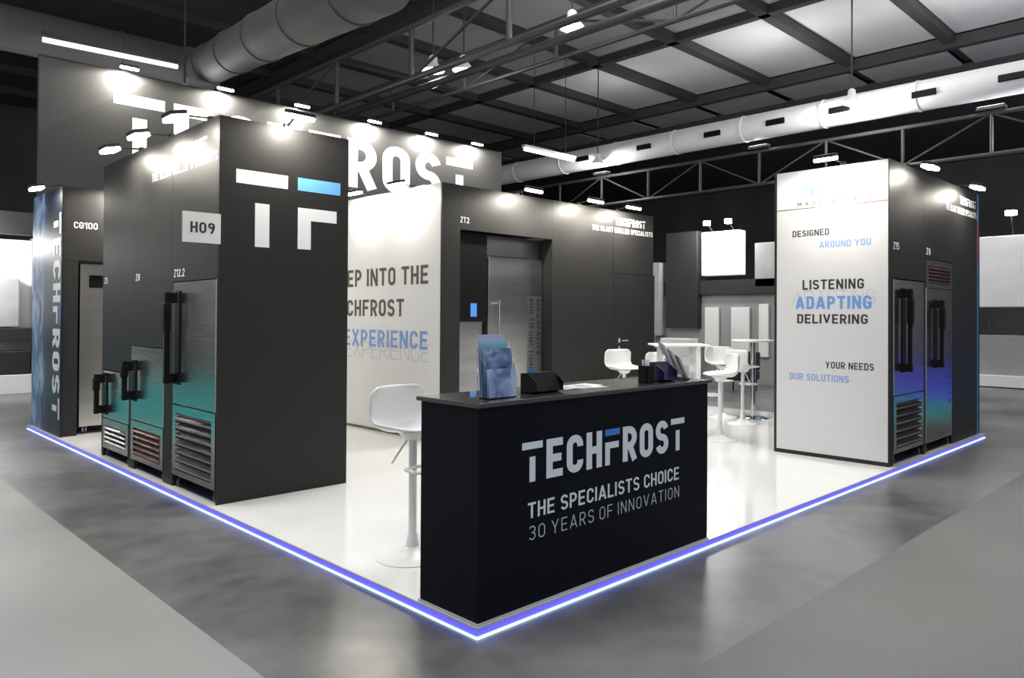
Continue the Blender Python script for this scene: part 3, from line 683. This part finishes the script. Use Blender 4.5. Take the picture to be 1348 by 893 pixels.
# spotlights
lab = 'arm spotlight '
spot(lab+'inside the gap above the CG100 sign', (.75, 8.19, 3.20), 0, .35)
spot(lab+'above the TF emblem on the black tower', (.64, 3.37, 3.212), 0, .21, -.06, W=SPOT_W*.36)
spot(lab+'on the tower side, nearest its front corner', (.07, 3.62, 3.212), R90, .26, .03, W=SPOT_W*.30)
spot(lab+'on the tower side, middle one of three', (.07, 4.52, 3.212), R90, .26, .03, W=SPOT_W*.30)
spot(lab+'on the tower side, farthest from the front corner', (.07, 5.36, 3.212), R90, .26, .03, W=SPOT_W*.30)
spot(lab+'above the icy picture panel at the far left', (.045, 8.35, 3.20), R90, .24, .05, W=SPOT_W*.3)
for x, s in ((1.115, 'over the first giant T'), (2.49, 'over the giant letters E and C'), (3.78, 'behind the top of the black tower'), (5.20, 'over the giant letter R'), (6.49, 'over the giant letter O'), (7.65, 'over the last giant T at the wall end')):
    spot(lab+s, (x, 9.59, 5.187), 0, .22, -.01, W=SPOT_W*1.1)
spot(lab+'over the near end of the white text wall', (3.115, 5.15, 3.209), R90, .21, -.02, W=SPOT_W*.26)
spot(lab+'over the far part of the white text wall beside the tower', (3.115, 6.15, 3.209), R90, .21, -.02, W=SPOT_W*.26)
spot(lab+'over the recess with the blast chiller', (4.36, 4.50, 3.209), 0, .31, -.02, W=SPOT_W*.8)
spot(lab+'left of the small wall lettering over the storage door', (5.57, 4.50, 3.209), 0, .31, -.02, W=SPOT_W*.8)
spot(lab+'at the right end of the storage room wall', (6.43, 4.50, 3.209), 0, .31, -.02, W=SPOT_W*.8)
spot(lab+'above the white slogan panel', (5.50, .56, 3.242), R90, .42, .0, W=SPOT_W*.55)
spot(lab+'above the first refrigerator of the right block', (6.08, .07, 3.242), 0, .22, .03, W=SPOT_W*.30)
spot(lab+'at the far right end of the right block', (7.80, .07, 3.242), 0, .22, .03, W=SPOT_W*.30)

# ------------------------------------------------------------ counter
K = thing('reception_counter', 'dark navy reception counter with pale lettering at the stand corner', 'counter', (.012, .012, Z0))
P(K, 'counter_body', navy, .014, 2.055, .014, .50, Z0+.012, 1.133, bevel=.003)
P(K, 'base_profile', lip, .006, 2.062, .006, .508, Z0, Z0+.012)
P(K, 'counter_top', blackgloss, -.004, 2.085, -.004, .522, 1.133, 1.157, bevel=.003)
logo((.306, .014, .712), XR, UP, .212, 1.468, letter_c, letter_b2, K)
text('THE SPECIALISTS CHOICE', (.350, .014, .520), XR, UP, .083, 1.365, letter_c, K, t=.15)
text('30 YEARS OF INNOVATION', (.357, .014, .404), XR, UP, .074, 1.36, letter_c2, K, t=.085, gap=.24)
CT = 1.157
def brochure_holder():
    t = thing('brochure_holder', 'clear tiered holder with blue brochures on the left of the counter', 'brochure holder', (.15, .10, CT))
    W = .215
    def sheet(mb, y0, z0, z1, lean, th=.003, x0=.008, x1=W-.008):
        y1 = y0+(z1-z0)*lean
        return mb.hexa([(x0,y0,z0),(x1,y0,z0),(x1,y0+th,z0),(x0,y0+th,z0),(x0,y1,z1),(x1,y1,z1),(x1,y1+th,z1),(x0,y1+th,z1)])
    sheet(MB(), .0, .003, .135, .08, x0=0, x1=W).build('acrylic_pocket', acrylic, t)
    sheet(MB(), .030, .003, .245, .08, x0=0, x1=W).build('acrylic_pocket', acrylic, t)
    sheet(MB(), .060, .003, .29, .08, x0=0, x1=W).build('acrylic_back', acrylic, t)
    MB().box(0, W, 0, .095, 0, .003).build('acrylic_base', acrylic, t)
    for x in (0, W-.003):
        MB().prism_x([(0, .003), (.09, .003), (.10, .27), (.055, .2), (.012, .12)], x, x+.003).build('acrylic_side', acrylic, t)
    return t, sheet, W
def ice_print(nm, c0, c1, c2, sc=9):
    m = bpy.data.materials.new(nm); m.use_nodes = True; nt = m.node_tree; b = nt.nodes['Principled BSDF']; b.inputs['Roughness'].default_value = .35
    tc = nt.nodes.new('ShaderNodeTexCoord'); n = nt.nodes.new('ShaderNodeTexNoise'); n.inputs['Scale'].default_value = sc; n.inputs['Detail'].default_value = 6; n.inputs['Distortion'].default_value = .8
    r = nt.nodes.new('ShaderNodeValToRGB'); e = r.color_ramp.elements; e[0].position = .35; e[0].color = (*c0, 1); e[1].position = .68; e[1].color = (*c2, 1); k = e.new(.5); k.color = (*c1, 1)
    nt.links.new(tc.outputs['Object'], n.inputs['Vector']); nt.links.new(n.outputs['Fac'], r.inputs[0]); nt.links.new(r.outputs[0], b.inputs['Base Color']); return m
bp1 = ice_print('brochure_ice_print', (.02, .05, .17), (.25, .38, .66), (.55, .68, .9)); bp2 = ice_print('brochure_ice_print_pale', (.10, .18, .42), (.35, .48, .78), (.6, .72, .92))
lav = mat('lavender_paper', (.42, .45, .66), .5, noise=.05); cyanp = mat('cyan_paper', (.25, .55, .68), .5, noise=.05)
t, sheet, W = brochure_holder()
def bro(nm, label, m, y0, z0, z1, n, x0=.010, x1=.205, lean=.08):
    o = thing('brochure', label, 'brochure', (.15, .10, CT))
    for k in range(n): sheet(MB(), y0+.004*k, z0, z1-.002*k, lean, .003, x0, x1).build('leaflet', m, o)
bro('b', 'pale blue ice brochure in the front pocket of the clear holder', bp2, .010, .006, .155, 3)
bro('b', 'dark blue ice brochure in the middle pocket of the clear holder', bp1, .036, .006, .262, 3)
bro('b', 'cyan brochure showing above the middle pocket', cyanp, .068, .006, .300, 2, .016, .204)
bro('b', 'lavender brochure standing highest at the back of the clear holder', lav, .078, .006, .335, 2, .012, .190)

def wedge_box(label, loc, W, H, D, m, inner, nm='leaflet_box', cat='box', rz=0):
    t = thing(nm, label, cat, loc, rz)
    MB().prism_x([(0, H*.10), (.05, 0), (D, 0), (D, H*.95), (D-.004, H*.95), (D-.004, .005), (.05, .005), (0, H*.14)], 0, W).build('tray', m, t)
    MB().prism_x([(0, H*.10), (.05, 0), (D, 0), (D, H*.95), (D*.55, H*.98), (0, H*.55)], 0, .004).build('side', m, t)
    MB().prism_x([(0, H*.10), (.05, 0), (D, 0), (D, H*.95), (D*.55, H*.98), (0, H*.55)], W-.004, W).build('side', m, t)
    MB().hexa([(.004, 0, H*.1), (W-.004, 0, H*.1), (W-.004, .006, H*.1), (.004, .006, H*.1), (.004, D*.5, H), (W-.004, D*.5, H), (W-.004, D*.5+.006, H), (.004, D*.5+.006, H)]).build('front_flap', m, t)
    for k in range(3): MB().box(.012, W-.012, D*.6+.012*k, D*.6+.012*k+.006, .008, H*(.9+.03*k)).build('card', inner, t, label='dark blue card inside')
    return t
bluecard = mat('dark_blue_card', (.02, .06, .2), .4, noise=.15)
wedge_box('black open leaflet box in the middle of the counter', (.52, .13, CT), .215, .115, .13, black, bluecard)
o = thing('leaflet', 'blue card sticking out of the black leaflet box', 'leaflet', (.55, .235, CT)); MB().box(0, .05, -.008, -.004, .02, .145).build('card_sheet', mat('blue_card', (.06, .20, .45), .4, noise=.1), o)
def disc_stub(): pass
for k, (x, y, a) in enumerate(((.84, .20, .2), (.93, .16, -.1), (.99, .22, .05))):
    o = thing('paper_sheet', ['white sheet nearest the black leaflet box', 'white sheet in the middle of the loose papers', 'white sheet farthest right of the loose papers'][k], 'paper', (x, y, CT+.0005+.0012*k), a, 'loose papers on the counter')
    MB().box(0, .21, 0, .148, 0, .001).build('sheet', white_pl, o); MB().box(.02, .12, .02, .1, .001, .0012).build('print', mat('grey_print', (.35, .36, .38), .5, noise=.2), o)
o = thing('pen_cup', 'black square pen cup on the right half of the counter', 'pen cup', (1.56, .17, CT))
c = MB(); a = .036
for x0, x1, y0, y1 in ((-a, a, -a, -a+.004), (-a, a, a-.004, a), (-a, -a+.004, -a, a), (a-.004, a, -a, a)): c.box(x0, x1, y0, y1, 0, .112)
c.box(-a, a, -a, a, 0, .004); c.build('cup', black, o)
for k, (dx, dy, lx_, ly_, lb_) in enumerate(((-.018, .004, -.008, .004, 'white pen at the left of the pen cup'), (-.005, -.012, .004, .006, 'white pen second from left in the pen cup'), (.008, .010, -.008, -.004, 'white pen third from left in the pen cup'), (.018, -.004, .009, .004, 'white pen at the right of the pen cup'))):
    p_ = thing('pen', lb_, 'pen', (1.56+dx, .17+dy, CT+.005), 0, 'white pens in the pen cup')
    MB().tube((0, 0, 0), (lx_, ly_, .145), .0045, n=8).build('barrel', white_pl, p_); MB().tube((lx_+.004, ly_-.004, .112), (lx_+.004, ly_-.004, .145), .0015, n=6).build('clip', chrome, p_)
indigo = mat('indigo_box', (.012, .010, .05), .25, noise=.2)
wedge_box('glossy indigo leaflet box between pen cup and leaning brochures', (1.665, .10, CT), .15, .13, .16, indigo, bluecard, cat='box')
# leaning tiers seen from the side
t = thing('brochure_rack', 'clear tiered rack with leaning dark brochures at the right end of the counter', 'brochure holder', (1.83, .25, CT), math.radians(-50))
gm = mat('grey_green_print', (.10, .16, .15), .35, noise=.4, nscale=14); dm = mat('slate_print', (.03, .04, .06), .35, noise=.4, nscale=14)
def leaning(x, z0, z1, th, m, par, nm, y0=0, y1=.20, lean=-.42):
    x1 = x+(z1-z0)*lean
    return MB().hexa([(x,y0,z0),(x+th,y0,z0),(x+th,y1,z0),(x,y1,z0),(x1,y0,z1),(x1+th,y0,z1),(x1+th,y1,z1),(x1,y1,z1)]).build(nm, m, par)
for k, (x, z0, z1) in enumerate(((.075, .055, .245), (.12, .03, .195), (.165, .008, .15))):
    leaning(x-.005, z0, z1+.005, .003, acrylic, t, 'acrylic_pocket', -.004, .204)
for y in (-.006, .204):
    MB().add([(0, y, 0), (.2, y, 0), (.2, y+.003, 0), (0, y+.003, 0), (.02, y, .2), (.1, y, .13), (.1, y+.003, .13), (.02, y+.003, .2)], [(0,3,2,1),(4,5,6,7),(0,1,5,4),(1,2,6,5),(2,3,7,6),(3,0,4,7)]).build('acrylic_side', acrylic, t)
MB().box(0, .2, -.006, .207, 0, .003).build('acrylic_base', acrylic, t)
for k, (x, z0, z1, m, lb_, n) in enumerate(((.08, .060, .250, gm, 'grey green brochures in the highest tier of the leaning rack', 4), (.125, .035, .205, gm, 'grey green brochures in the middle tier of the leaning rack', 4), (.172, .010, .165, dm, 'dark slate brochures in the lowest front tier of the leaning rack', 4))):
    o = thing('brochure', lb_, 'brochure', (1.83, .25, CT), math.radians(-50))
    for j in range(n): leaning(x+.0055*j, z0, z1-.004*j, .0045, m if j % 2 == 0 else letter_w, o, 'leaflet')

# ------------------------------------------------------------ stools and tables
def stool(label, x, y, seat, rz, m=white_pl, col=white_pl):
    t = thing('bar_stool', label, 'stool', (x, y, Z0), rz, 'white bar stools on the stand')
    seat -= Z0
    MB().lathe([(.225, 0), (.225, .006), (.20, .014), (.10, .030), (.045, .07), (.032, .14), (.03, .15)], n=40).build('base', m, t)
    MB().tube((0, 0, .14), (0, 0, seat-.05), .026, n=18).build('column', col, t)
    fz = seat-.24 if seat > .6 else .3
    f = MB()
    pts = [(-.0, -.02), (-.10, -.04), (-.13, -.16), (-.07, -.22), (.07, -.22), (.13, -.16), (.10, -.04), (0, -.02)]
    for a, b_ in zip(pts[:-1], pts[1:]): f.tube((*a, fz), (*b_, fz), .011, n=8)
    f.build('footrest', m, t)
    MB().tube((-.02, 0, seat-.03), (-.15, .03, seat-.20), .006, n=8).build('lever', col, t)
    MB().tube((0, 0, seat-.06), (0, 0, seat-.012), .06, .10, n=18).build('seat_mount', m, t)
    # bucket shell: seat pan sweeping up into a wide back (back at +y, sitter faces -y)
    nu, nv = 16, 20; vs = []; fs = []
    prof = []
    for j in range(nv+1):
        s = j/nv
        if s < .5: yy_ = -.19+.30*(s/.5); zz = .012*math.cos(s*2*PI)-.0; tl = 0
        elif s < .72:
            a = (s-.5)/.22*math.radians(78); yy_ = .11+.085*math.sin(a); zz = -.012+.085*(1-math.cos(a))
        else:
            k = (s-.72)/.28; yy_ = .193+.03*k; zz = .055+.215*k
        prof.append((yy_, zz, s))
    for yy_, zz, s in prof:
        hw = .195+.03*min(1, s*2)
        if s < .15: hw *= math.sqrt(max(.0, 1-((.15-s)/.15)**2))*.35+.65
        if s > .9: hw *= 1-.28*((s-.9)/.1)**2
        for i in range(nu+1):
            u = -1+2*i/nu; x_ = hw*u; side = abs(u)**3
            dz = side*.07*max(0, math.sin(min(1, s/.72)*PI*.5)) if s < .72 else .07*side*(1-(s-.72)/.28)
            dy = -side*.085*max(0, (s-.45)/.55)
            vs.append((x_, yy_+dy, seat+zz+dz))
    for j in range(nv):
        for i in range(nu): a = j*(nu+1)+i; fs.append((a, a+1, a+nu+2, a+nu+1))
    mb = MB(); mb.add(vs, fs); mb.smooth = True
    sh = mb.build('seat_shell', m, t); sh.modifiers.clear()
    so = sh.modifiers.new('thick', 'SOLIDIFY'); so.thickness = .022; so.offset = 0
    ss = sh.modifiers.new('sub', 'SUBSURF'); ss.levels = 1; ss.render_levels = 1
    return t
stool('white bar stool standing behind the left end of the counter', .42, 1.16, .865, math.radians(8))
stool('white bar stool in front right of the square bar table', 5.74, 2.24, .86, math.radians(-130))
stool('white bar stool farthest back between the two bar tables', 7.62, 3.40, .86, math.radians(-40))
stool('white bar stool close to the round bar table, with its seat towards it', 7.20, 2.78, .86, math.radians(80))
stool('white bar stool against the storage wall, seen above the pen cup', 5.72, 3.78, .86, math.radians(-15))
stool('white bar stool under the square bar table, seen above the indigo box', 6.45, 3.66, .80, math.radians(-40))
t = thing('bar_table', 'white square bar table on two flat legs', 'table', (5.80, 2.92, Z0), math.radians(-43))
MB().box(-.36, .36, -.30, .30, 1.155, 1.18).build('table_top', white_pl, t, bevel=.008)
for x in (-.22, .22): MB().box(x-.03, x+.03, -.22, .22, .012, 1.155).build('leg', white_pl, t, bevel=.005)
MB().box(-.30, .30, -.26, .26, 0, .012).build('base_plate', white_pl, t, bevel=.004)
MB().box(-.19, .19, -.012, .012, .9, 1.0).build('cross_rail', white_pl, t)
t = thing('bar_table', 'round white bar table on chrome column beside the slogan panel', 'table', (7.82, 2.97, Z0))
MB().lathe([(.30, 1.165), (.325, 1.175), (.325, 1.19), (.30, 1.195)], n=40).build('table_top', white_pl, t)
MB().tube((0, 0, .02), (0, 0, 1.165), .038, n=20).build('column', chrome, t)
MB().lathe([(.24, 0), (.24, .008), (.22, .016), (.05, .022)], n=40).build('base', mat('blue_chrome', (.35, .5, .62), .12, 1, noise=.02), t)
